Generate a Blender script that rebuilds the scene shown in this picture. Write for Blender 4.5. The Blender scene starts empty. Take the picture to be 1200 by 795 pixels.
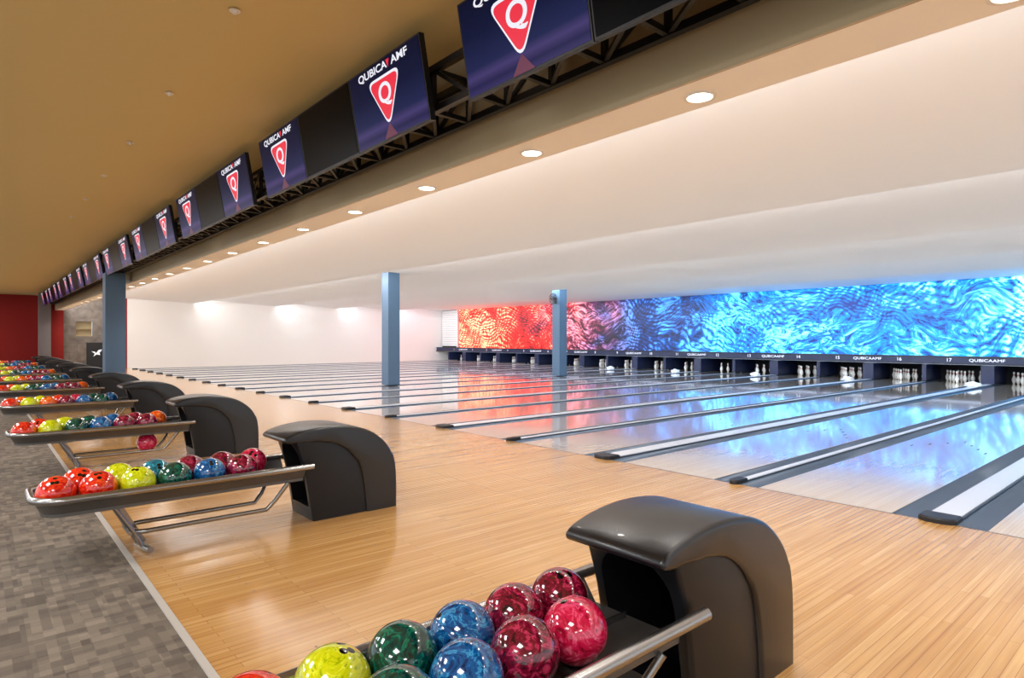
import bpy, bmesh, math, random
from mathutils import Vector, Matrix
random.seed(7)
S=bpy.context.scene
COL=S.collection
def s2l(c):
    return tuple(((v/255)/12.92 if v/255<=0.04045 else ((v/255+0.055)/1.055)**2.4) for v in c)
# ---------------------------------------------------------------- materials
def mat(name,rgb,rough=0.5,metal=0.0,coat=0.0,emit=None,es=0.0,spec=0.5):
    m=bpy.data.materials.new(name); m.use_nodes=True
    b=m.node_tree.nodes['Principled BSDF']
    b.inputs['Base Color'].default_value=(*s2l(rgb),1)
    b.inputs['Roughness'].default_value=rough
    b.inputs['Metallic'].default_value=metal
    b.inputs['Coat Weight'].default_value=coat
    b.inputs['Coat Roughness'].default_value=0.05
    b.inputs['Specular IOR Level'].default_value=spec
    if emit:
        b.inputs['Emission Color'].default_value=(*s2l(emit),1)
        b.inputs['Emission Strength'].default_value=es
    return m
class NT:
    def __init__(s,m): s.t=m.node_tree; s.b=s.t.nodes['Principled BSDF']
    def n(s,ty,**k):
        nd=s.t.nodes.new(ty)
        for a,v in k.items(): setattr(nd,a,v)
        return nd
    def l(s,a,b): s.t.links.new(a,b)
    def ramp(s,src,stops):
        r=s.n('ShaderNodeValToRGB'); e=r.color_ramp.elements
        while len(e)<len(stops): e.new(0.5)
        for i,(p,c) in enumerate(stops):
            e[i].position=p; e[i].color=(*s2l(c),1)
        s.l(src,r.inputs[0]); return r.outputs[0]
    def math(s,op,a,b=None,clamp=False):
        m=s.n('ShaderNodeMath',operation=op); m.use_clamp=clamp
        for i,v in enumerate((a,b)):
            if v is None: continue
            if isinstance(v,(int,float)): m.inputs[i].default_value=v
            else: s.l(v,m.inputs[i])
        return m.outputs[0]
    def mix(s,f,a,b,bt='MIX'):
        m=s.n('ShaderNodeMix',data_type='RGBA',blend_type=bt)
        for sock,v in ((m.inputs[0],f),(m.inputs[6],a),(m.inputs[7],b)):
            if isinstance(v,(int,float)): sock.default_value=v
            elif isinstance(v,tuple): sock.default_value=(*s2l(v),1)
            else: s.l(v,sock)
        return m.outputs[2]
    def noise(s,vec,scale,detail=3,dist=0.0,rough=0.5):
        n=s.n('ShaderNodeTexNoise'); n.inputs['Scale'].default_value=scale
        n.inputs['Detail'].default_value=detail; n.inputs['Distortion'].default_value=dist
        n.inputs['Roughness'].default_value=rough
        s.l(vec,n.inputs['Vector']); return n.outputs['Fac']
    def obj(s): return s.n('ShaderNodeTexCoord').outputs['Object']
    def mapping(s,vec,sc=(1,1,1),rot=(0,0,0),loc=(0,0,0)):
        m=s.n('ShaderNodeMapping'); m.inputs['Scale'].default_value=sc
        m.inputs['Rotation'].default_value=rot; m.inputs['Location'].default_value=loc
        s.l(vec,m.inputs['Vector']); return m.outputs[0]
    def bump(s,h,strength=0.2,dist=0.01):
        b=s.n('ShaderNodeBump'); b.inputs['Strength'].default_value=strength
        b.inputs['Distance'].default_value=dist
        s.l(h,b.inputs['Height']); s.l(b.outputs[0],s.b.inputs['Normal'])

def wood(name,c1,c2,cm,rough,coat,row=0.045,length=1.4,cior=1.5,crough=0.05,glo=(225,215,205),mort=0.0012):
    m=mat(name,c1,rough,coat=coat); t=NT(m); o=t.obj()
    t.b.inputs['Coat IOR'].default_value=cior; t.b.inputs['Coat Roughness'].default_value=crough
    br=t.n('ShaderNodeTexBrick'); br.offset=0.37; br.offset_frequency=2
    br.inputs['Scale'].default_value=1; br.inputs['Mortar Size'].default_value=mort
    br.inputs['Brick Width'].default_value=length; br.inputs['Row Height'].default_value=row
    br.inputs['Color1'].default_value=(*s2l(c1),1); br.inputs['Color2'].default_value=(*s2l(c2),1)
    br.inputs['Mortar'].default_value=(*s2l(cm),1)
    t.l(o,br.inputs['Vector'])
    g=t.noise(t.mapping(o,(1.2,45,1)),1.0,4)
    gr=t.ramp(g,[(0.3,glo),(0.7,(255,255,255))])
    t.l(t.mix(1.0,br.outputs['Color'],gr,'MULTIPLY'),t.b.inputs['Base Color'])
    return m
M={}
M['approach']=wood('maple_approach',(220,176,112),(202,152,86),(164,116,64),0.24,0.6,crough=0.11,glo=(222,206,190),mort=0.0015)
M['lane']=wood('lane_board',(238,216,190),(230,204,176),(212,184,154),0.12,1.0,row=0.027,length=2.5,cior=1.7,crough=0.06,glo=(244,240,234))
# carpet
m=mat('carpet_tiles',(90,84,80),0.95,spec=0.1); t=NT(m); o=t.obj()
def cells(o,sx,sy,off=0):
    mp=t.mapping(o,(sx,sy,1),(0,0,0),(off,off*0.6,0))
    f=t.n('ShaderNodeVectorMath',operation='FLOOR'); t.l(mp,f.inputs[0])
    w=t.n('ShaderNodeTexWhiteNoise',noise_dimensions='2D'); t.l(f.outputs[0],w.inputs['Vector'])
    return w.outputs['Value']
a=cells(o,24,13); b=cells(o,9,19,3.3)
ab=t.math('ADD',t.math('MULTIPLY',a,0.55),t.math('MULTIPLY',b,0.45))
ns=t.noise(o,260,2)
v=t.math('ADD',t.math('MULTIPLY',ab,0.55),t.math('MULTIPLY',ns,0.45))
t.l(t.ramp(v,[(0.2,(90,81,73)),(0.5,(114,104,93)),(0.8,(144,132,117))]),t.b.inputs['Base Color'])
t.bump(ns,0.5,0.004); M['carpet']=m
M['trim']=mat('trim_metal',(205,200,192),0.4,0.3)
def plaster(name,rgb,rough=0.75,spec=0.3):
    m=mat(name,rgb,rough,spec=spec); t=NT(m); t.bump(t.noise(t.obj(),30,3),0.04,0.003); return m
M['ceil_tan']=plaster('ceiling_tan_paint',(212,192,136),0.8)
M['ceil_white']=plaster('ceiling_white_paint',(238,240,242),0.7)
M['soffit']=plaster('soffit_cream',(250,251,252),0.6)
M['beamface']=mat('beam_bronze_paint',(182,164,130),0.32)
M['white']=plaster('wall_white_paint',(240,236,230),0.7)
M['red']=plaster('wall_red_paint',(140,22,14),0.6)
M['greycol']=plaster('grey_pillar_paint',(120,114,114),0.6)
M['blue']=plaster('column_blue_paint',(84,108,132),0.5)
M['black']=mat('black_metal',(14,14,18),0.4)
M['darkpit']=mat('pit_dark',(12,14,22),0.7)
M['band']=mat('masking_band',(24,36,70),0.3)
m=mat('stone_tile',(120,108,94),0.6); t=NT(m); o=t.obj()
br=t.n('ShaderNodeTexBrick'); br.inputs['Scale'].default_value=1; br.inputs['Brick Width'].default_value=0.6; br.inputs['Row Height'].default_value=0.4
br.inputs['Mortar Size'].default_value=0.01
br.inputs['Color1'].default_value=(*s2l((128,114,100)),1); br.inputs['Color2'].default_value=(*s2l((96,86,76)),1); br.inputs['Mortar'].default_value=(*s2l((70,64,58)),1)
t.l(t.mapping(o,(1,1,1),(math.pi/2,0,0)),br.inputs['Vector']); t.l(t.mix(0.6,br.outputs['Color'],t.ramp(t.noise(o,4,5),[(0.3,(140,130,120)),(0.7,(84,76,68))])),t.b.inputs['Base Color']); M['stone']=m
M['gutter']=mat('gutter_plastic',(84,100,120),0.22)
M['divider']=mat('divider_aluminium',(226,229,234),0.3,0.15)
M['divedge']=mat('divider_dark_edge',(40,50,66),0.35)
m=mat('black_leatherette',(12,13,18),0.31,coat=0.15,spec=0.55); t=NT(m); v=t.n('ShaderNodeTexVoronoi'); v.inputs['Scale'].default_value=260; t.l(t.obj(),v.inputs['Vector']); t.bump(v.outputs['Distance'],0.2,0.002); M['hood']=m
M['hoodbody']=mat('hood_body_plastic',(13,14,18),0.42,spec=0.4)
M['rail']=mat('rail_satin_steel',(160,158,156),0.25,0.95)
M['tray']=mat('tray_grey_metal',(100,98,96),0.4,0.5)
m=mat('pin_plastic',(245,242,236),0.25,coat=0.4); t=NT(m); sp=t.n('ShaderNodeSeparateXYZ'); t.l(t.obj(),sp.inputs[0])
z=sp.outputs['Z']; s1=t.math('MULTIPLY',t.math('GREATER_THAN',z,0.262),t.math('LESS_THAN',z,0.274)); s2=t.math('MULTIPLY',t.math('GREATER_THAN',z,0.284),t.math('LESS_THAN',z,0.296))
t.l(t.mix(t.math('ADD',s1,s2),(245,242,236),(200,20,20)),t.b.inputs['Base Color']); M['pin']=m
M['lamp']=mat('lamp_diffuser',(255,250,240),0.5,emit=(255,247,232),es=9)
M['lampring']=mat('lamp_trim',(235,232,226),0.4)
M['pinlamp']=mat('pin_light_tube',(255,255,255),0.5,emit=(190,214,255),es=1.3)
M['towel']=mat('towel_white',(240,240,244),0.9)
M['textw']=mat('sign_white',(235,235,240),0.5,emit=(230,232,240),es=0.5)
M['scrtext']=mat('screen_white_pixels',(0,0,0),0.4,emit=(235,235,245),es=1.0)
M['scrred']=mat('screen_red_pixels',(0,0,0),0.4,emit=(232,34,62),es=1.0)
M['scrdim']=mat('screen_dim_red_pixels',(0,0,0),0.4,emit=(92,24,58),es=1.0)
M['scrblack']=mat('screen_off_glass',(4,4,6),0.3,spec=0.05)
m=mat('screen_navy_pixels',(0,0,4),0.3,spec=0.06); t=NT(m); sp=t.n('ShaderNodeSeparateXYZ'); t.l(t.obj(),sp.inputs[0])
yy=t.math('ADD',t.math('DIVIDE',sp.outputs['Y'],0.55),0.5)
c=t.ramp(yy,[(0.0,(58,50,98)),(0.1,(34,32,74)),(0.19,(66,56,106)),(0.28,(30,36,76)),(0.6,(15,22,54)),(1.0,(10,14,40))])
t.l(c,t.b.inputs['Emission Color']); t.b.inputs['Emission Strength'].default_value=1.0; M['scrnavy']=m
# mural
m=mat('led_mural',(0,0,0),0.5); t=NT(m); o=t.obj(); sp=t.n('ShaderNodeSeparateXYZ'); t.l(o,sp.inputs[0])
pert=t.noise(o,0.45,5,1.0)
yv=t.math('ADD',sp.outputs['Y'],t.math('MULTIPLY',t.math('SUBTRACT',pert,0.5),8.0))
f=t.math('DIVIDE',yv,33.0,True)
dark=t.ramp(f,[(0.0,(0,34,104)),(0.38,(0,24,92)),(0.47,(2,10,40)),(0.62,(4,4,16)),(0.74,(20,2,6)),(0.80,(90,4,6)),(1.0,(112,8,8))])
brt=t.ramp(f,[(0.0,(0,130,206)),(0.42,(0,108,204)),(0.50,(6,46,116)),(0.60,(18,16,52)),(0.70,(90,10,34)),(0.78,(214,22,16)),(1.0,(224,34,22))])
hil=t.ramp(f,[(0.0,(160,232,244)),(0.42,(96,214,240)),(0.52,(50,120,200)),(0.62,(104,84,140)),(0.70,(210,120,130)),(0.80,(250,140,100)),(1.0,(250,168,128))])
def warp(scale,amt,det=2):
    wn=t.n('ShaderNodeTexNoise'); wn.inputs['Scale'].default_value=scale; wn.inputs['Detail'].default_value=det; t.l(o,wn.inputs['Vector'])
    vm=t.n('ShaderNodeVectorMath',operation='SCALE'); t.l(wn.outputs['Color'],vm.inputs[0]); vm.inputs['Scale'].default_value=amt
    va=t.n('ShaderNodeVectorMath',operation='ADD'); t.l(o,va.inputs[0]); t.l(vm.outputs[0],va.inputs[1]); return va.outputs[0]
ow=warp(0.34,3.4); ow2=warp(0.30,3.6,3)
def wave(rot,scale,dist,ds):
    w=t.n('ShaderNodeTexWave',wave_type='BANDS',bands_direction='Y'); w.inputs['Scale'].default_value=scale
    w.inputs['Distortion'].default_value=dist; w.inputs['Detail'].default_value=3; w.inputs['Detail Scale'].default_value=ds
    t.l(t.mapping(ow2,(1,1,1),(rot,0,0)),w.inputs['Vector']); return w.outputs['Fac']
w1=wave(1.25,1.7,2.2,1.2); w2=wave(-0.5,1.3,2.2,0.9)
net=t.math('MULTIPLY',t.math('POWER',w1,0.8),t.math('ADD',t.math('MULTIPLY',w2,0.6),0.35))
big=t.noise(ow,0.42,6,0.8,0.62)
wisp=t.math('MULTIPLY',t.math('SUBTRACT',t.noise(t.mapping(ow,(1,0.6,1.6),(0.5,0,0)),1.7,10,2.2,0.76),0.38),3.2,True)
mask=t.math('MULTIPLY',t.ramp(t.noise(ow2,0.34,3,0.5),[(0.42,(0,0,0)),(0.54,(255,255,255))]),0.8)
tex=t.mix(mask,wisp,t.math('ADD',t.math('MULTIPLY',net,0.65),t.math('MULTIPLY',wisp,0.45)))
lum=t.math('MULTIPLY',tex,t.math('MULTIPLY',t.math('SUBTRACT',big,0.26),4.6))
l1=t.ramp(lum,[(0.10,(0,0,0)),(0.5,(255,255,255))])
l2=t.ramp(lum,[(0.48,(0,0,0)),(0.95,(255,255,255))])
cc=t.mix(l2,t.mix(l1,dark,brt),hil)
t.l(cc,t.b.inputs['Emission Color']); t.b.inputs['Emission Strength'].default_value=3.6; M['mural']=m
# balls
def ballmat(name,c1,c2,c3):
    m=mat(name,c1,0.1,coat=0.7); t=NT(m); o=t.obj()
    n=t.noise(o,13,6,3.5,0.62)
    c=t.ramp(n,[(0.36,c3),(0.46,c1),(0.52,c1),(0.60,c2),(0.68,c3)])
    hole=None
    for d in ((0.10,0.16,0.98),(-0.12,0.14,0.98),(0.0,-0.22,0.975)):
        dv=Vector(d).normalized()*0.108
        vm=t.n('ShaderNodeVectorMath',operation='DISTANCE'); t.l(o,vm.inputs[0]); vm.inputs[1].default_value=dv
        h=t.math('LESS_THAN',vm.outputs['Value'],0.0125); hole=h if hole is None else t.math('MAXIMUM',hole,h)
    t.l(t.mix(hole,c,(6,4,6)),t.b.inputs['Base Color']); return m
BM={'maroon':ballmat('ball_maroon',(112,8,38),(200,50,90),(36,2,14)),
'pink':ballmat('ball_pink',(200,20,66),(234,84,124),(140,8,38)),
'blue':ballmat('ball_blue',(8,78,138),(60,154,206),(2,30,72)),
'green':ballmat('ball_green',(2,62,52),(20,120,90),(0,26,28)),
'yellow':ballmat('ball_yellow',(204,208,10),(232,236,60),(146,166,0)),
'red':ballmat('ball_red',(222,36,18),(250,92,40),(156,12,8)),
'orange':ballmat('ball_orange',(240,92,16),(252,150,60),(190,40,6)),
'teal':ballmat('ball_teal',(8,110,130),(60,170,186),(2,50,70))}
# ---------------------------------------------------------------- mesh helpers
def link(ob,parent=None):
    COL.objects.link(ob)
    if parent: ob.parent=parent
    return ob
def empty(name,loc=(0,0,0)):
    e=bpy.data.objects.new(name,None); e.location=loc; e.empty_display_size=0.2; COL.objects.link(e); return e
def mesh_obj(name,verts,faces,mats,parent=None,smooth=False,midx=None):
    me=bpy.data.meshes.new(name); me.from_pydata(verts,[],faces)
    for mm in (mats if isinstance(mats,list) else [mats]): me.materials.append(mm)
    if midx:
        for p,i in zip(me.polygons,midx): p.material_index=i
    if smooth:
        for p in me.polygons: p.use_smooth=True
    me.update()
    return link(bpy.data.objects.new(name,me),parent)
class Acc:
    def __init__(s): s.v=[];s.f=[];s.m=[]
    def box(s,x0,x1,y0,y1,z0,z1,mi=0):
        n=len(s.v)
        s.v+=[(x,y,z) for x in (x0,x1) for y in (y0,y1) for z in (z0,z1)]
        for q in ((0,1,3,2),(4,6,7,5),(0,4,5,1),(2,3,7,6),(0,2,6,4),(1,5,7,3)):
            s.f.append(tuple(n+i for i in q)); s.m.append(mi)
    def beam(s,a,b,r=0.02,mi=0):
        a=Vector(a);b=Vector(b);d=(b-a).normalized()
        u=d.cross(Vector((0,0,1)))
        if u.length<0.01: u=d.cross(Vector((0,1,0)))
        u.normalize(); w=d.cross(u); n=len(s.v)
        for p in (a,b):
            for i,j in ((-1,-1),(1,-1),(1,1),(-1,1)): s.v.append(tuple(p+u*r*i+w*r*j))
        for q in ((3,2,1,0),(4,5,6,7),(0,1,5,4),(1,2,6,5),(2,3,7,6),(3,0,4,7)):
            s.f.append(tuple(n+i for i in q)); s.m.append(mi)
    def disc(s,cx,cy,z,r,mi=0,seg=20,down=True):
        n=len(s.v); s.v+=[(cx+r*math.cos(2*math.pi*i/seg),cy+r*math.sin(2*math.pi*i/seg),z) for i in range(seg)]
        f=list(range(n,n+seg)); s.f.append(tuple(reversed(f)) if down else tuple(f)); s.m.append(mi)
    def obj(s,name,mats,parent=None): return mesh_obj(name,s.v,s.f,mats,parent,False,s.m)
def box(name,x0,x1,y0,y1,z0,z1,m,parent=None):
    a=Acc(); a.box(x0,x1,y0,y1,z0,z1); return a.obj(name,m,parent)
def tube(name,pts,r,m,parent=None,cyc=False,loc=None):
    cu=bpy.data.curves.new(name,'CURVE'); cu.dimensions='3D'; cu.bevel_depth=r; cu.bevel_resolution=5; cu.use_fill_caps=True
    sp=cu.splines.new('POLY'); sp.points.add(len(pts)-1)
    for p,q in zip(sp.points,pts): p.co=(*q,1)
    sp.use_cyclic_u=cyc; sp.use_smooth=True
    cu.materials.append(m); return link(bpy.data.objects.new(name,cu),parent)
def dup(ob,parent):
    o=bpy.data.objects.new(ob.name.split('.')[0],ob.data); o.matrix_local=ob.matrix_local.copy()
    return link(o,parent)
# ---------------------------------------------------------------- constants
XC=0.74; XF=5.65; XM=24.0; YW=35.0; YN=-8.0; P=3.39; Y0=1.48
box('subfloor',-7,26,YN,38,-0.32,-0.22,M['darkpit'])
box('floor_carpet',-7,XC,YN,37.2,-0.22,0.0,M['carpet'])
box('trim_carpet_edge',XC,XC+0.035,YN,YW,-0.22,0.006,M['trim'])
box('floor_approach',XC+0.035,XF,YN,YW,-0.22,0.0,M['approach'])
box('trim_foul_line',XF-0.012,XF,YN+0.02,YW-0.02,0.0,0.0015,M['divedge'])
a=Acc()
for k in range(-1,10):
    for side in (-1,1):
        yc=Y0+k*P+side*(0.355+0.53)
        for i in range(-3,4):
            for xx in (XC+0.45,XC+1.35,XF-0.1):
                a.disc(xx,yc+i*0.13,0.0012,0.006,0,8,False)
a.obj('approach_marker_dots',M['divedge'])
# ---------------------------------------------------------------- lanes
XE=24.95; lanes_y=[]
G=0.20; HC=0.12; HD=0.04; LW=(P/2-HC-HD-2*G)/2   # half lane width
proto={}
def place(name,build,y):
    if name not in proto:
        o=build(); proto[name]=o
    else:
        o=bpy.data.objects.new(name,proto[name].data); COL.objects.link(o)
    o.location.y=y; return o
def b_lane():
    a=Acc(); a.box(XF,XE,-LW,LW,-0.2,0.0)
    for i in range(-3,4):
        n=len(a.v); x=XF+4.6-abs(i)*0.28; y=i*0.133
        a.v+=[(x,y-0.016,0.001),(x+0.15,y,0.001),(x,y+0.016,0.001)]; a.f.append((n,n+1,n+2)); a.m.append(1)
    return a.obj('bowling_lane',[M['lane'],M['divedge']])
def b_gut():
    v=[];f=[];N=10;w=G/2-0.001
    for x in (XF,XE):
        for i in range(N+1):
            t_=math.pi*i/N; v.append((x,-w*math.cos(t_),-0.06*math.sin(t_)**0.8-0.004))
    for i in range(N): f.append((i,i+1,N+2+i,N+1+i))
    f.append(tuple(range(0,N+1)))
    return mesh_obj('lane_gutter',v,f,M['gutter'],None,True)
def b_div(name,h,nose):
    a=Acc()
    a.box(XF,XM-0.3,-h,h,-0.2,0.012,1)
    a.box(XF+0.02,XM-0.3,-h*0.84,h*0.84,0.012,0.02,0)
    if nose:
        n=len(a.v); seg=10; L=0.07
        ring=[(XF+0.16,-h-0.008),]+[(XF-L*math.cos(math.pi*(i/seg-0.5))*0.9,(h+0.008)*math.sin(math.pi*(i/seg-0.5))) for i in range(seg+1)]+[(XF+0.16,h+0.008)]
        m_=len(ring)
        for sc,z in ((1,0.001),(1,0.03),(0.9,0.042)):
            for (x,y) in ring: a.v.append((XF+0.05+(x-XF-0.05)*sc,y*sc,z))
        for r in range(2):
            for i in range(m_):
                j=(i+1)%m_; a.f.append((n+r*m_+i,n+r*m_+j,n+(r+1)*m_+j,n+(r+1)*m_+i)[::-1]); a.m.append(2)
        a.f.append(tuple(n+2*m_+i for i in range(m_))[::-1]); a.m.append(2)
    return a.obj(name,[M['divider'],M['divedge'],M['black']])
LC=HC+G+LW
for k in range(-2,10):
    yc=Y0+k*P
    place('ball_return_capping',lambda:b_div('ball_return_capping',HC,True),yc)
    for sgn in (-1,1):
        place('lane_gutter',b_gut,yc+sgn*(HC+G/2))
        place('bowling_lane',b_lane,yc+sgn*LC); lanes_y.append(yc+sgn*LC)
        place('lane_gutter',b_gut,yc+sgn*(P/2-HD-G/2))
    place('lane_divider',lambda:b_div('lane_divider',HD,True),yc+P/2)
yl=Y0-2*P-P/2
box('floor_lane_end_strip',XF,XE,YN,yl+0.02,-0.2,0.0,M['divedge'])
yr=Y0+9*P+P/2+0.04
box('floor_lane_far_strip',XF,XE,yr,YW,-0.2,0.0,M['lane'])
# ---------------------------------------------------------------- pin end
box('wall_pit_back',25.3,25.4,YN,YW,-0.2,3.6,M['darkpit'])
a=Acc()
for k in range(-2,10):
    yc=Y0+k*P
    a.box(XM-0.35,25.28,yc-0.17,yc+0.17,0.025,0.585)
    a.box(XM-0.35,25.28,yc+P/2-0.06,yc+P/2+0.06,0.045,0.585)
a.obj('pinsetter_kickbacks',M['band'])
mk=empty('masking_unit')
box('masking_band',XM-0.42,XM+0.15,YN,YW-0.01,0.63,0.84,M['band'],mk)
box('masking_lip',XM-0.46,XM-0.42,YN,YW-0.01,0.61,0.65,M['black'],mk)
box('masking_ledge',XM-0.46,XM-0.02,YN,YW-0.01,0.84,0.87,M['black'],mk)
def text(name,body,size,m,parent,matw,ext=0.001):
    cu=bpy.data.curves.new(name,'FONT'); cu.body=body; cu.size=size; cu.align_x='CENTER'; cu.align_y='CENTER'; cu.extrude=ext
    cu.materials.append(m); o=bpy.data.objects.new(name,cu); o.matrix_local=matw; return link(o,parent)
def face_mat(x,y,z,t_=0.0):
    R=Matrix(((0,-math.sin(t_),-math.cos(t_)),(-1,0,0),(0,math.cos(t_),-math.sin(t_)))).to_4x4()
    return Matrix.Translation((x,y,z))@R
for k in range(-1,10):
    yc=Y0+k*P
    o=text('brand_text','QUBICAAMF',0.125,M['textw'],mk,face_mat(XM-0.424,yc,0.745)); o.scale.x=1.3
    text('lane_number_text',str(20-2*k),0.16,M['textw'],mk,face_mat(XM-0.424,yc-LC-0.1,0.745))
    text('lane_number_text',str(19-2*k),0.16,M['textw'],mk,face_mat(XM-0.424,yc+LC+0.1,0.745))
box('pin_light_fixture',XM+0.02,XM+0.1,YN+0.1,YW-0.3,0.59,0.625,M['pinlamp'])
pr=[(0.0,0.0),(0.026,0.0),(0.034,0.03),(0.050,0.08),(0.0605,0.115),(0.057,0.16),(0.044,0.2),(0.03,0.235),(0.0235,0.262),(0.024,0.29),(0.030,0.32),(0.0325,0.343),(0.028,0.365),(0.015,0.378),(0.0,0.381)]
def pinset():
    v=[];f=[];seg=12
    for r in range(4):
        for c in range(r+1):
            cx=r*0.264; cy=(c-r/2)*0.305; n=len(v)
            for (rr,z) in pr:
                for i in range(seg): v.append((cx+rr*math.cos(2*math.pi*i/seg),cy+rr*math.sin(2*math.pi*i/seg),z))
            for j in range(len(pr)-1):
                for i in range(seg):
                    i2=(i+1)%seg; f.append((n+j*seg+i,n+j*seg+i2,n+(j+1)*seg+i2,n+(j+1)*seg+i))
    return mesh_obj('bowling_pin_set',v,f,M['pin'],None,True)
pp=None
for y in lanes_y:
    if pp is None: pp=pinset(); o=pp
    else: o=bpy.data.objects.new('bowling_pin_set',pp.data); COL.objects.link(o)
    o.location=(XM+0.08,y,0.001)
box('wall_masking',XM+0.06,XM+0.15,YN,YW,0.84,3.6,M['darkpit'])
box('led_mural_display',XM,XM+0.055,YN,33.0,0.87,3.33,M['mural'])
sh=empty('roller_shutter')
a=Acc()
for i in range(16): a.box(XM-0.0,XM+0.05,33.25,34.95,0.95+i*0.148,0.95+i*0.148+0.138)
a.box(XM-0.06,XM+0.055,33.12,33.22,0.87,3.33)
a.obj('shutter_slats',M['white'],sh)
random.seed(3)
for (x,y) in ((22.0,Y0+P),(22.0,Y0+2*P+0.05),(22.2,Y0+3*P),(22.0,Y0+4*P),(21.9,Y0+5*P),(22.1,Y0+6*P)):
    bm=bmesh.new(); bmesh.ops.create_icosphere(bm,subdivisions=3,radius=0.13)
    for v_ in bm.verts:
        s_=0.75+0.5*random.random(); v_.co*=s_; v_.co.z=max(-0.06,v_.co.z*0.7); v_.co.y*=1.4
    me=bpy.data.meshes.new('crumpled_towel'); bm.to_mesh(me); bm.free(); me.materials.append(M['towel'])
    o=link(bpy.data.objects.new('crumpled_towel',me)); o.location=(x,y,0.081)
# ---------------------------------------------------------------- walls
box('wall_side_white',5.6,25.3,YW,YW+0.15,-0.2,3.7,M['white'])
box('wall_red_return',4.9,5.6,YW,YW+0.15,-0.2,3.7,M['red'])
al=Acc()
al.box(3.08,4.9,YW,YW+0.15,-0.2,1.55); al.box(3.08,4.9,YW,YW+0.15,2.25,3.7); al.box(3.08,3.55,YW,YW+0.15,1.55,2.25); al.box(4.2,4.9,YW,YW+0.15,1.55,2.25)
al.box(3.55,4.2,YW+0.3,YW+0.35,1.55,2.25)
al.obj('wall_stone',M['stone'])
ac=Acc(); ac.box(3.55,4.2,YW+0.02,YW+0.3,1.55,1.58); ac.box(3.55,4.2,YW+0.02,YW+0.3,1.88,1.9); ac.box(3.56,4.19,YW+0.27,YW+0.29,1.58,2.24); ac.obj('wall_niche_shelf',mat('niche_cream_glow',(170,150,112),0.5,emit=(255,220,150),es=0.03))  # faint emission makes the niche look lit; the shelf is no lamp
box('wall_red_pier',2.6,3.08,YW-0.1,YW+0.15,-0.2,3.7,M['red'])
box('grey_pillar',2.16,2.6,YW-0.35,YW+0.15,0.0,3.49,M['greycol'])
box('wall_red_far',-7,3.0,37.2,37.35,-0.2,3.7,M['red'])
sg=empty('wall_poster')
box('poster_frame',3.95,4.75,YW-0.06,YW-0.001,0.05,1.25,M['black'],sg)
pts=[(0,0),(0.1,0.16),(0.28,0.2),(0.16,0.1),(0.26,0.12),(0.14,0.04),(0.18,-0.1),(0.02,-0.06),(-0.12,-0.18),(-0.06,-0.02),(-0.2,0.1),(-0.06,0.08)]
mesh_obj('poster_emblem',[(4.33+x*0.9,YW-0.065,0.75+z*0.9) for x,z in pts],[tuple(range(len(pts)))],M['textw'],sg)
# ---------------------------------------------------------------- ceilings
ZC=3.5
box('ceiling_concourse',-7,2.75,YN,37.2,ZC,ZC+0.1,M['ceil_tan'])
bmx=Acc(); bmx.box(2.75,2.77,YN,YW,2.73,3.8,0); bmx.box(2.77,3.11,YN,YW,2.73,2.76,1); bmx.box(3.08,3.11,YN,YW,2.76,3.8,1)
bmx.obj('bulkhead_beam',[M['beamface'],M['soffit']])
edges=[(3.11,8.5),(8.5,12.7),(12.7,16.4),(16.4,20.2),(20.2,XM+0.05)]
v=[];f=[]
ZL=3.25;ZH=3.5
for i,(x0,x1) in enumerate(edges):
    zl=ZL if i<4 else 3.34
    n=len(v); v+=[(x0,YN,ZH),(x0,YW,ZH),(x1,YW,zl),(x1,YN,zl)]; f.append((n,n+1,n+2,n+3))
    if i<4:
        n=len(v); v+=[(x1,YN,zl),(x1,YW,zl),(x1+0.03,YW,zl),(x1+0.03,YN,zl),(x1+0.03,YW,ZH),(x1+0.03,YN,ZH)]
        f+= [(n,n+1,n+2,n+3),(n+3,n+2,n+4,n+5)]
mesh_obj('ceiling_lanes',v,f,M['ceil_white'])
box('ceiling_slab',2.77,25.4,YN,YW+0.1,3.8,3.9,M['darkpit'])
for i in range(6):
    a=Acc(); a.disc(1.24,4.1+1.74*i,ZC-0.012,0.035); a.box(1.23,1.25,4.09+1.74*i,4.11+1.74*i,ZC-0.03,ZC); a.obj('ceiling_sprinkler',M['lampring'])
XD=2.96
def lathe_disc(name):
    a=Acc(); seg=28
    for r,z in ((0.085,0),(0.085,-0.008),(0.068,-0.008),(0.066,-0.002)):
        for i in range(seg): a.v.append((r*math.cos(2*math.pi*i/seg),r*math.sin(2*math.pi*i/seg),z))
    for j in range(3):
        for i in range(seg):
            i2=(i+1)%seg; a.f.append((j*seg+i,j*seg+i2,(j+1)*seg+i2,(j+1)*seg+i)); a.m.append(0)
    a.f.append(tuple(3*seg+i for i in range(seg))); a.m.append(1)
    return a.obj(name,[M['lampring'],M['lamp']])
dl=None
spd=bpy.data.lights.new('downlight_spot','SPOT'); spd.energy=34; spd.spot_size=math.radians(125); spd.spot_blend=0.6; spd.color=(1,0.96,0.9); spd.shadow_soft_size=0.06
y1=(962*XD/850-0.6547*XD)/0.7559
for i in range(-3,26):
    y=y1+(i)*1.338
    if y>34.5: break
    e=empty('ceiling_downlight',(XD,y,2.73))
    if dl is None: dl=lathe_disc('downlight_body'); dl.parent=e
    else: o=bpy.data.objects.new('downlight_body',dl.data); link(o,e)
    if i%2==0 or i<6:
        so=bpy.data.objects.new('downlight_lamp',spd); link(so,e); so.location=(0,0,-0.02)
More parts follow.
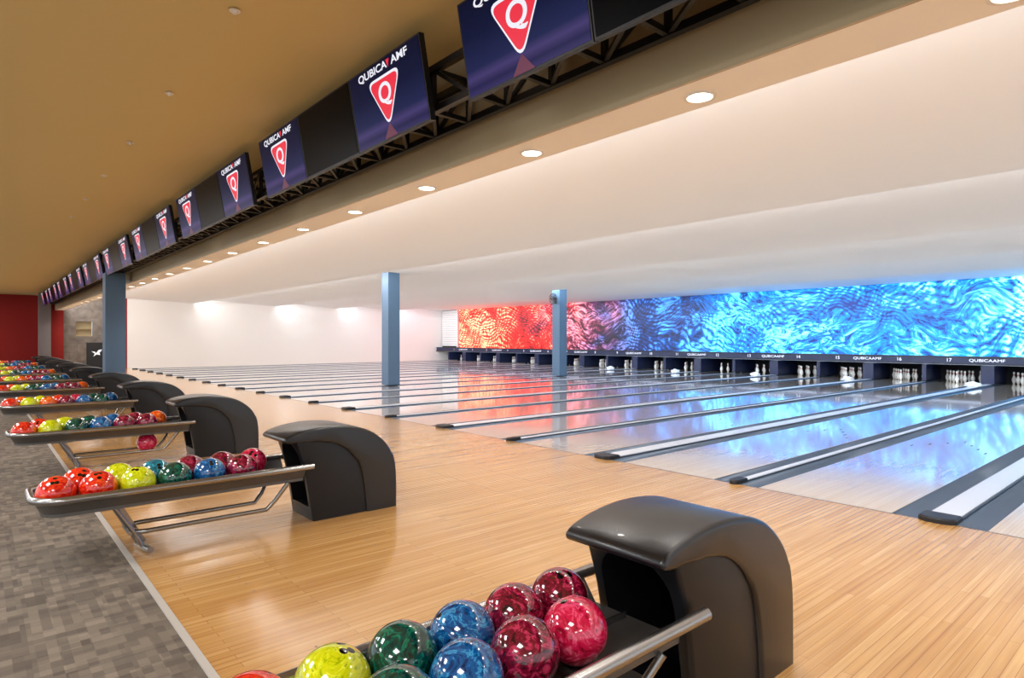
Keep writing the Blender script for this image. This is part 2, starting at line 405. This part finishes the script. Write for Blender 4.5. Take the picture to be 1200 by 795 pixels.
# ---------------------------------------------------------------- columns
def ceil_z(x):
    for i,(x0,x1) in enumerate(edges):
        if x0<=x<=x1:
            zl=ZL if i<4 else 3.34
            return ZH+(zl-ZH)*(x-x0)/(x1-x0)
YCOL=Y0+4.5*P
for x,top in ((2.42,2.945),(9.6,ceil_z(9.6)-0.0),(16.9,ceil_z(16.9)-0.0)):
    o=box('support_column',-0.2,0.2,-0.2,0.2,0.022,top,M['blue']); o.location=(x,YCOL,0 if x>5 else -0.02)
    bv=o.modifiers.new('b','BEVEL'); bv.width=0.012; bv.segments=2
fan=empty('wall_fan',(16.69,YCOL,2.95))
tube('fan_guard',[(0.0,0.19*math.cos(i*math.pi/12),0.19*math.sin(i*math.pi/12)) for i in range(24)],0.012,M['black'],fan,True).location=(-0.14,0,0)
tube('fan_guard_inner',[(0.0,0.1*math.cos(i*math.pi/12),0.1*math.sin(i*math.pi/12)) for i in range(24)],0.008,M['black'],fan,True).location=(-0.16,0,0)
a=Acc()
for i in range(8): a.beam((-0.15,0,0),(-0.14,0.19*math.cos(i*math.pi/4),0.19*math.sin(i*math.pi/4)),0.005)
for i in range(3):
    c_,s_=math.cos(i*2.094),math.sin(i*2.094); n=len(a.v)
    a.v+=[(-0.12,0.02*c_,0.02*s_),(-0.13,0.16*c_-0.05*s_,0.16*s_+0.05*c_),(-0.11,0.16*c_+0.05*s_,0.16*s_-0.05*c_)]; a.f.append((n,n+1,n+2)); a.m.append(0)
a.box(-0.1,0.0,-0.05,0.05,-0.05,0.05); a.box(-0.02,0.005,-0.05,0.05,-0.2,0.0); a.obj('fan_body',M['black'],fan)
# ---------------------------------------------------------------- truss
tr=Acc()
xa,xb,za,zb=2.36,2.66,2.97,3.25
ys,ye=YN+0.2,YW-0.4
for x in (xa,xb):
    for z in (za,zb): tr.beam((x,ys,z),(x,ye,z),0.022)
y=ys;i=0
while y<ye-0.4:
    for z in (za,zb): tr.beam((xa,y,z),(xb,y,z),0.016)
    for x in (xa,xb):
        tr.beam((x,y,za),(x,y,zb),0.016)
        if i%2==0: tr.beam((x,y,za),(x,y+0.42,zb),0.012)
        else: tr.beam((x,y,zb),(x,y+0.42,za),0.012)
    tr.beam((xa,y,za),(xb,y+0.42,za),0.012)
    y+=0.42;i+=1
y=ys+0.5
while y<ye:
    tr.beam((xa,y,zb),(xa,y,ZC-0.002),0.015); tr.beam((xb,y,zb),(xb,y,ZC-0.002),0.015); y+=P/2
tr.obj('screen_truss',M['black'])
# ---------------------------------------------------------------- screens
W,H=0.985,0.55
def rtri(w,h,r,cx,cy,z,flip=1):
    c=[(cx-w/2,cy+h/2*flip),(cx+w/2,cy+h/2*flip),(cx,cy-h/2*flip)]; out=[]
    for i in range(3):
        p=Vector(c[i]);a_=(Vector(c[i-1])-p).normalized();b_=(Vector(c[(i+1)%3])-p).normalized()
        A=p+a_*r;B=p+b_*r
        for t_ in (0,.2,.4,.6,.8,1): out.append(tuple((1-t_)**2*A+2*t_*(1-t_)*p+t_*t_*B))
    return [(x,y,z) for x,y in out]
protoS={}
def screen(y,logo):
    e=empty('hanging_tv_screen'); e.matrix_world=face_mat(2.20,y,3.12,math.radians(10))
    if 'case' not in protoS:
        a=Acc(); a.box(-W/2,W/2,-H/2,H/2,-0.04,0.0); a.box(-0.2,0.2,-0.15,0.15,-0.07,-0.04)
        a.box(-0.03,0.03,0.08,0.12,-0.11,-0.07)
        protoS['case']=a.obj('screen_case',M['black'],e)
        def keep(o):
            d=o.data; bpy.data.objects.remove(o); return d
        a=Acc(); a.box(-W/2+0.012,W/2-0.012,-H/2+0.014,H/2-0.012,0.0,0.003); protoS['off']=keep(a.obj('screen_display_off',M['scrblack']))
        a=Acc(); a.box(-W/2+0.012,W/2-0.012,-H/2+0.014,H/2-0.012,0.0,0.003); protoS['on']=keep(a.obj('screen_display',M['scrnavy']))
        protoS['tri']=keep(mesh_obj('logo_triangle',rtri(0.46,0.36,0.09,0,-0.02,0.005)+rtri(0.415,0.318,0.078,0,-0.018,0.006)+rtri(0.18,0.10,0.01,0,-0.215,0.005,-1),
            [tuple(range(0,18))[::-1],tuple(range(18,36))[::-1],tuple(range(36,54))],[M['scrtext'],M['scrred'],M['scrdim']],None,False,[0,1,2]))
        cu=bpy.data.curves.new('q','FONT'); cu.body='Q'; cu.size=0.19; cu.align_x='CENTER'; cu.align_y='CENTER'; cu.materials.append(M['scrtext']); cu.offset=0.004; protoS['q']=cu
        cu=bpy.data.curves.new('t','FONT'); cu.body='QUBICA  AMF'; cu.size=0.08; cu.align_x='CENTER'; cu.align_y='CENTER'; cu.materials.append(M['scrtext']); cu.offset=0.002; protoS['t']=cu
        o=mesh_obj('logo_mark',[(0.03,0.03,0),(-0.03,0.03,0),(0,-0.03,0)],[(0,1,2)],M['scrred']); protoS['mk']=keep(o)
    else:
        link(bpy.data.objects.new('screen_case',protoS['case'].data),e)
    if logo:
        link(bpy.data.objects.new('screen_display',protoS['on']),e)
        link(bpy.data.objects.new('logo_triangle',protoS['tri']),e)
        o=link(bpy.data.objects.new('logo_letter',protoS['q']),e); o.location=(0,0.035,0.008); o.scale=(1.15,1,1)
        o=link(bpy.data.objects.new('logo_text',protoS['t']),e); o.location=(0,0.215,0.006); o.scale=(1.38,0.9,1)
        o=link(bpy.data.objects.new('logo_mark',protoS['mk']),e); o.location=(0.086,0.215,0.006); o.scale=(0.8,0.9,1)
    else:
        link(bpy.data.objects.new('screen_display',protoS['off']),e)
for k in range(-1,9):
    ys_=3.40+(k)*P
    for i in range(3):
        screen(ys_+W*(i+0.5)+0.008*i,i!=1)
# ---------------------------------------------------------------- ball returns
def catmull(pts,n=4):
    out=[]
    for i in range(len(pts)-1):
        p0=Vector(pts[max(i-1,0)]);p1=Vector(pts[i]);p2=Vector(pts[i+1]);p3=Vector(pts[min(i+2,len(pts)-1)])
        for j in range(n):
            t_=j/n; out.append(tuple(0.5*((2*p1)+(p2-p0)*t_+(2*p0-5*p1+4*p2-p3)*t_*t_+(3*p1-p0-3*p2+p3)*t_**3)))
    out.append(tuple(pts[-1])); return out
def extr(profile,hw,bev,seg=5):
    n=len(profile); v=[(x,-hw,z) for x,z in profile]+[(x,hw,z) for x,z in profile]
    f=[tuple(range(n)),tuple(range(2*n-1,n-1,-1))]
    for i in range(n):
        j=(i+1)%n; f.append((i,n+i,n+j,j))
    me=bpy.data.meshes.new('tmp'); me.from_pydata(v,[],f); me.update()
    bm=bmesh.new(); bm.from_mesh(me); bmesh.ops.recalc_face_normals(bm,faces=bm.faces)
    ed=[e for e in bm.edges if abs(e.verts[0].co.y-e.verts[1].co.y)<1e-6 and not (e.verts[0].co.z<0.001 and e.verts[1].co.z<0.001)]
    bmesh.ops.bevel(bm,geom=ed,offset=bev,segments=seg,profile=0.5,affect='EDGES',clamp_overlap=True)
    bm.to_mesh(me); bm.free(); return me
def cutter():
    pts=[(-0.175,0.12),(0.175,0.12),(0.175,0.48)]+[(0.175*math.cos(a_),0.48+0.15*math.sin(a_)) for a_ in [math.pi*i/12 for i in range(1,12)]]+[(-0.175,0.48)]
    n=len(pts); v=[(1.6,y,z+0.005) for y,z in pts]+[(2.42,y*0.85,z-0.04) for y,z in pts]
    f=[tuple(range(n)),tuple(range(2*n-1,n-1,-1))]+[(i,n+i,n+(i+1)%n,(i+1)%n) for i in range(n)]
    me=bpy.data.meshes.new('cut'); me.from_pydata(v,[],f); bm=bmesh.new(); bm.from_mesh(me); bmesh.ops.recalc_face_normals(bm,faces=bm.faces); bm.to_mesh(me); bm.free()
    return me
def boolean(me,cut):
    o=link(bpy.data.objects.new('tmpo',me)); c=link(bpy.data.objects.new('tmpc',cut))
    md=o.modifiers.new('b','BOOLEAN'); md.operation='DIFFERENCE'; md.solver='EXACT'; md.object=c
    dg=bpy.context.evaluated_depsgraph_get(); dg.update(); r=bpy.data.meshes.new_from_object(o.evaluated_get(dg))
    bpy.data.objects.remove(o); bpy.data.objects.remove(c); return r
outer=catmull([(1.87,.637),(1.80,.637),(1.762,.648),(1.757,.675),(1.80,.702),(1.9,.728),(2.05,.745),(2.2,.742),(2.35,.72),(2.47,.677),(2.57,.61),(2.645,.53),(2.69,.44),(2.712,.34),(2.72,.2),(2.72,0)],3)
inner=catmull([(2.44,0),(2.42,.2),(2.38,.38),(2.30,.51),(2.18,.595),(2.03,.63)],3)
capm=extr(outer+inner,0.235,0.032)
# the crown bulges slightly across its width
for v_ in capm.vertices:
    if v_.co.z>0.45: v_.co.z-=0.35*(abs(v_.co.y)/0.235)**3*0.05
bodyp=catmull([(1.99,0),(1.96,.2),(1.92,.42),(1.85,.64)],3)+[(2.1,.67),(2.4,.59),(2.5,.4),(2.5,0)]
bodym=boolean(extr(bodyp,0.218,0.02,3),cutter())
def smooth(me,m_):
    me.materials.clear(); me.materials.append(m_)
    for p in me.polygons: p.use_smooth=True
    try: me.set_sharp_from_angle(angle=math.radians(38))
    except Exception: pass
smooth(capm,M['hood']); smooth(bodym,M['hoodbody'])
ZR=0.44
def arc(cx,cy,r,a0,a1,z,n=8): return [(cx+r*math.cos(math.radians(a0+(a1-a0)*i/n)),cy+r*math.sin(math.radians(a0+(a1-a0)*i/n)),z) for i in range(n+1)]
rail_pts=[(1.97,-0.262,ZR)]+arc(0.42,-0.102,0.16,270,180,ZR)+arc(0.42,0.132,0.16,180,90,ZR)+[(1.99,0.292,ZR)]
bp=None
def uvs():
    bm=bmesh.new(); bmesh.ops.create_uvsphere(bm,u_segments=40,v_segments=24,radius=0.108)
    me=bpy.data.meshes.new('ball'); bm.to_mesh(me); bm.free()
    for p in me.polygons: p.use_smooth=True
    return me
balls={}
for k_,m_ in BM.items():
    me=uvs(); me.materials.append(m_); balls[k_]=me
def build_return(y):
    global bp
    e=empty('ball_return',(0,y,0))
    if bp is None:
        bp=[]
        bp.append(link(bpy.data.objects.new('hood_cap',capm),e)); bp.append(link(bpy.data.objects.new('hood_body',bodym),e))
        bp.append(tube('rack_rail',rail_pts,0.024,M['rail'],e))
        a=Acc()
        ring=[(1.92,-0.2)]+[(p[0],p[1]) for p in arc(0.43,-0.08,0.125,270,180,0)]+[(p[0],p[1]) for p in arc(0.43,0.08,0.125,180,90,0)]+[(1.92,0.2)]
        n=len(ring); a.v=[(x,y_+0.015,0.345) for x,y_ in ring]+[(x,y_+0.015,0.325) for x,y_ in ring]+[(x-(0.04 if x<0.5 else 0),y_*1.31+0.015,0.425) for x,y_ in ring]
        a.f=[tuple(range(n)),tuple(range(2*n-1,n-1,-1))]+[(i,(i+1)%n,n+(i+1)%n,n+i) for i in range(n)]+[(i,2*n+i,2*n+i+1,i+1) for i in range(n-1)]; a.m=[0]*len(a.f)
        bp.append(a.obj('rack_tray',M['tray'],e))
        a=Acc(); a.box(0.32,1.90,0.04,0.046,0.345,0.37); bp.append(a.obj('tray_divider',M['rail'],e))
        zl=0.135
        low=[(1.80,-0.2,0.33),(1.72,-0.15,0.2),(1.66,-0.13,zl)]+arc(0.88,-0.03,0.10,270,180,zl,5)+arc(0.88,0.03,0.10,180,90,zl,5)+[(1.66,0.13,zl),(1.72,0.15,0.2),(1.80,0.2,0.33)]
        bp.append(tube('lower_loop',low,0.016,M['rail'],e))
        bp.append(tube('foot_bar',[(0.88,-0.2,0.022),(0.86,-0.1,0.022),(0.85,0,0.022),(0.86,0.1,0.022),(0.88,0.2,0.022)],0.022,M['rail'],e))
        a=Acc(); a.beam((0.70,0,0.33),(0.86,0,0.03),0.03); a.beam((0.62,-0.1,0.32),(0.8,-0.1,0.32),0.012);a.beam((0.62,0.1,0.32),(0.8,0.1,0.32),0.012); a.beam((0.78,-0.12,zl),(0.78,0.12,zl),0.012)
        bp.append(a.obj('leg_post',M['rail'],e))
        bp.append(tube('leg_brace',[(0.68,-0.16,0.33),(0.80,-0.11,zl),(0.85,-0.10,0.03)],0.014,M['rail'],e))
    else:
        for o in bp: dup(o,e)
    return e
near=['pink','maroon','blue','green','yellow','red']
far=['maroon','maroon','blue','green','yellow','red']
def ball(cn,x,y,z,parent=None):
    o=bpy.data.objects.new('bowling_ball',balls[cn]); link(o,parent); o.location=(x,y,z)
    o.rotation_euler=(random.uniform(-0.9,0.6),random.uniform(-1.0,0.1),random.uniform(0,6.28)); return o
random.seed(11)
for k in range(0,10):
    yc=Y0+k*P
    build_return(yc)
    par=None
    if k>=3: par=empty('bowling_ball_row',(0,yc,0))
    base=yc if par is None else 0
    nn,ff=list(near),list(far)
    if k==1: nn=['maroon','blue','green','yellow','red','red']; ff=['pink','maroon','maroon','teal','yellow','red']
    if k>=2:
        nn=['maroon','maroon','blue','green','yellow','red']; ff=['orange','maroon','blue','green','yellow','red']
        if k%2: nn=['green','blue','maroon','orange','yellow','red']; ff=['blue','green','pink','red','yellow','orange']
    for i,cn in enumerate(nn): ball(cn,1.505-0.224*i,base-0.062,0.4535,par)
    for i,cn in enumerate(ff): ball(cn,1.65-0.224*i,base+0.156,0.4535,par)
ball('pink',1.52,Y0+2*P,0.215,None)
# ---------------------------------------------------------------- lights
def area(name,loc,sx,sy,energy,color,rot):
    l=bpy.data.lights.new(name,'AREA'); l.shape='RECTANGLE'; l.size=sx; l.size_y=sy; l.energy=energy; l.color=color
    o=bpy.data.objects.new(name,l); COL.objects.link(o); o.location=loc; o.rotation_euler=rot; return o
LY=(YN+YW)/2
for i,x in enumerate((3.12,8.54,12.74,16.44,20.24)):
    z=3.40 if i else 3.2
    en=(1050,560,520,520,470)[i]
    area('cove_light_strip',(x+0.02,LY,z),0.12,(YW-YN)-0.6,en,((0.98,0.98,0.98),(0.94,0.965,1.0),(0.82,0.91,1.0),(0.7,0.86,1.0),(0.58,0.8,1.0))[i],(0,-math.pi/2,0))
for y in (-5,0,5,10,16,22,28,34):  # unseen fill panels, added behind the camera to brighten the concourse
    for x in (-1.6,-4.5):
        e=empty('added_fill_panel',(x,y,ZC))
        box('fill_panel_frame',-0.62,0.62,-0.62,0.62,-0.03,-0.005,M['lampring'],e)
        a_=area('fill_lamp',(0,0,-0.035),1.15,1.15,110,(0.97,0.97,1.0),(0,0,0)); a_.parent=e
w=bpy.data.worlds.new('World'); S.world=w; w.use_nodes=True
w.node_tree.nodes['Background'].inputs[0].default_value=(0.9,0.95,1,1); w.node_tree.nodes['Background'].inputs[1].default_value=1.15
# ---------------------------------------------------------------- camera
cam=bpy.data.cameras.new('camera'); cam.sensor_width=36; cam.lens=727/1200*36; cam.clip_start=0.05; cam.clip_end=200
co=bpy.data.objects.new('camera',cam); COL.objects.link(co); co.location=(0,0,1.42); co.rotation_euler=(math.radians(90),0,math.radians(-40.9))
S.camera=co
S.view_settings.view_transform='Standard'
S.view_settings.exposure=0.05
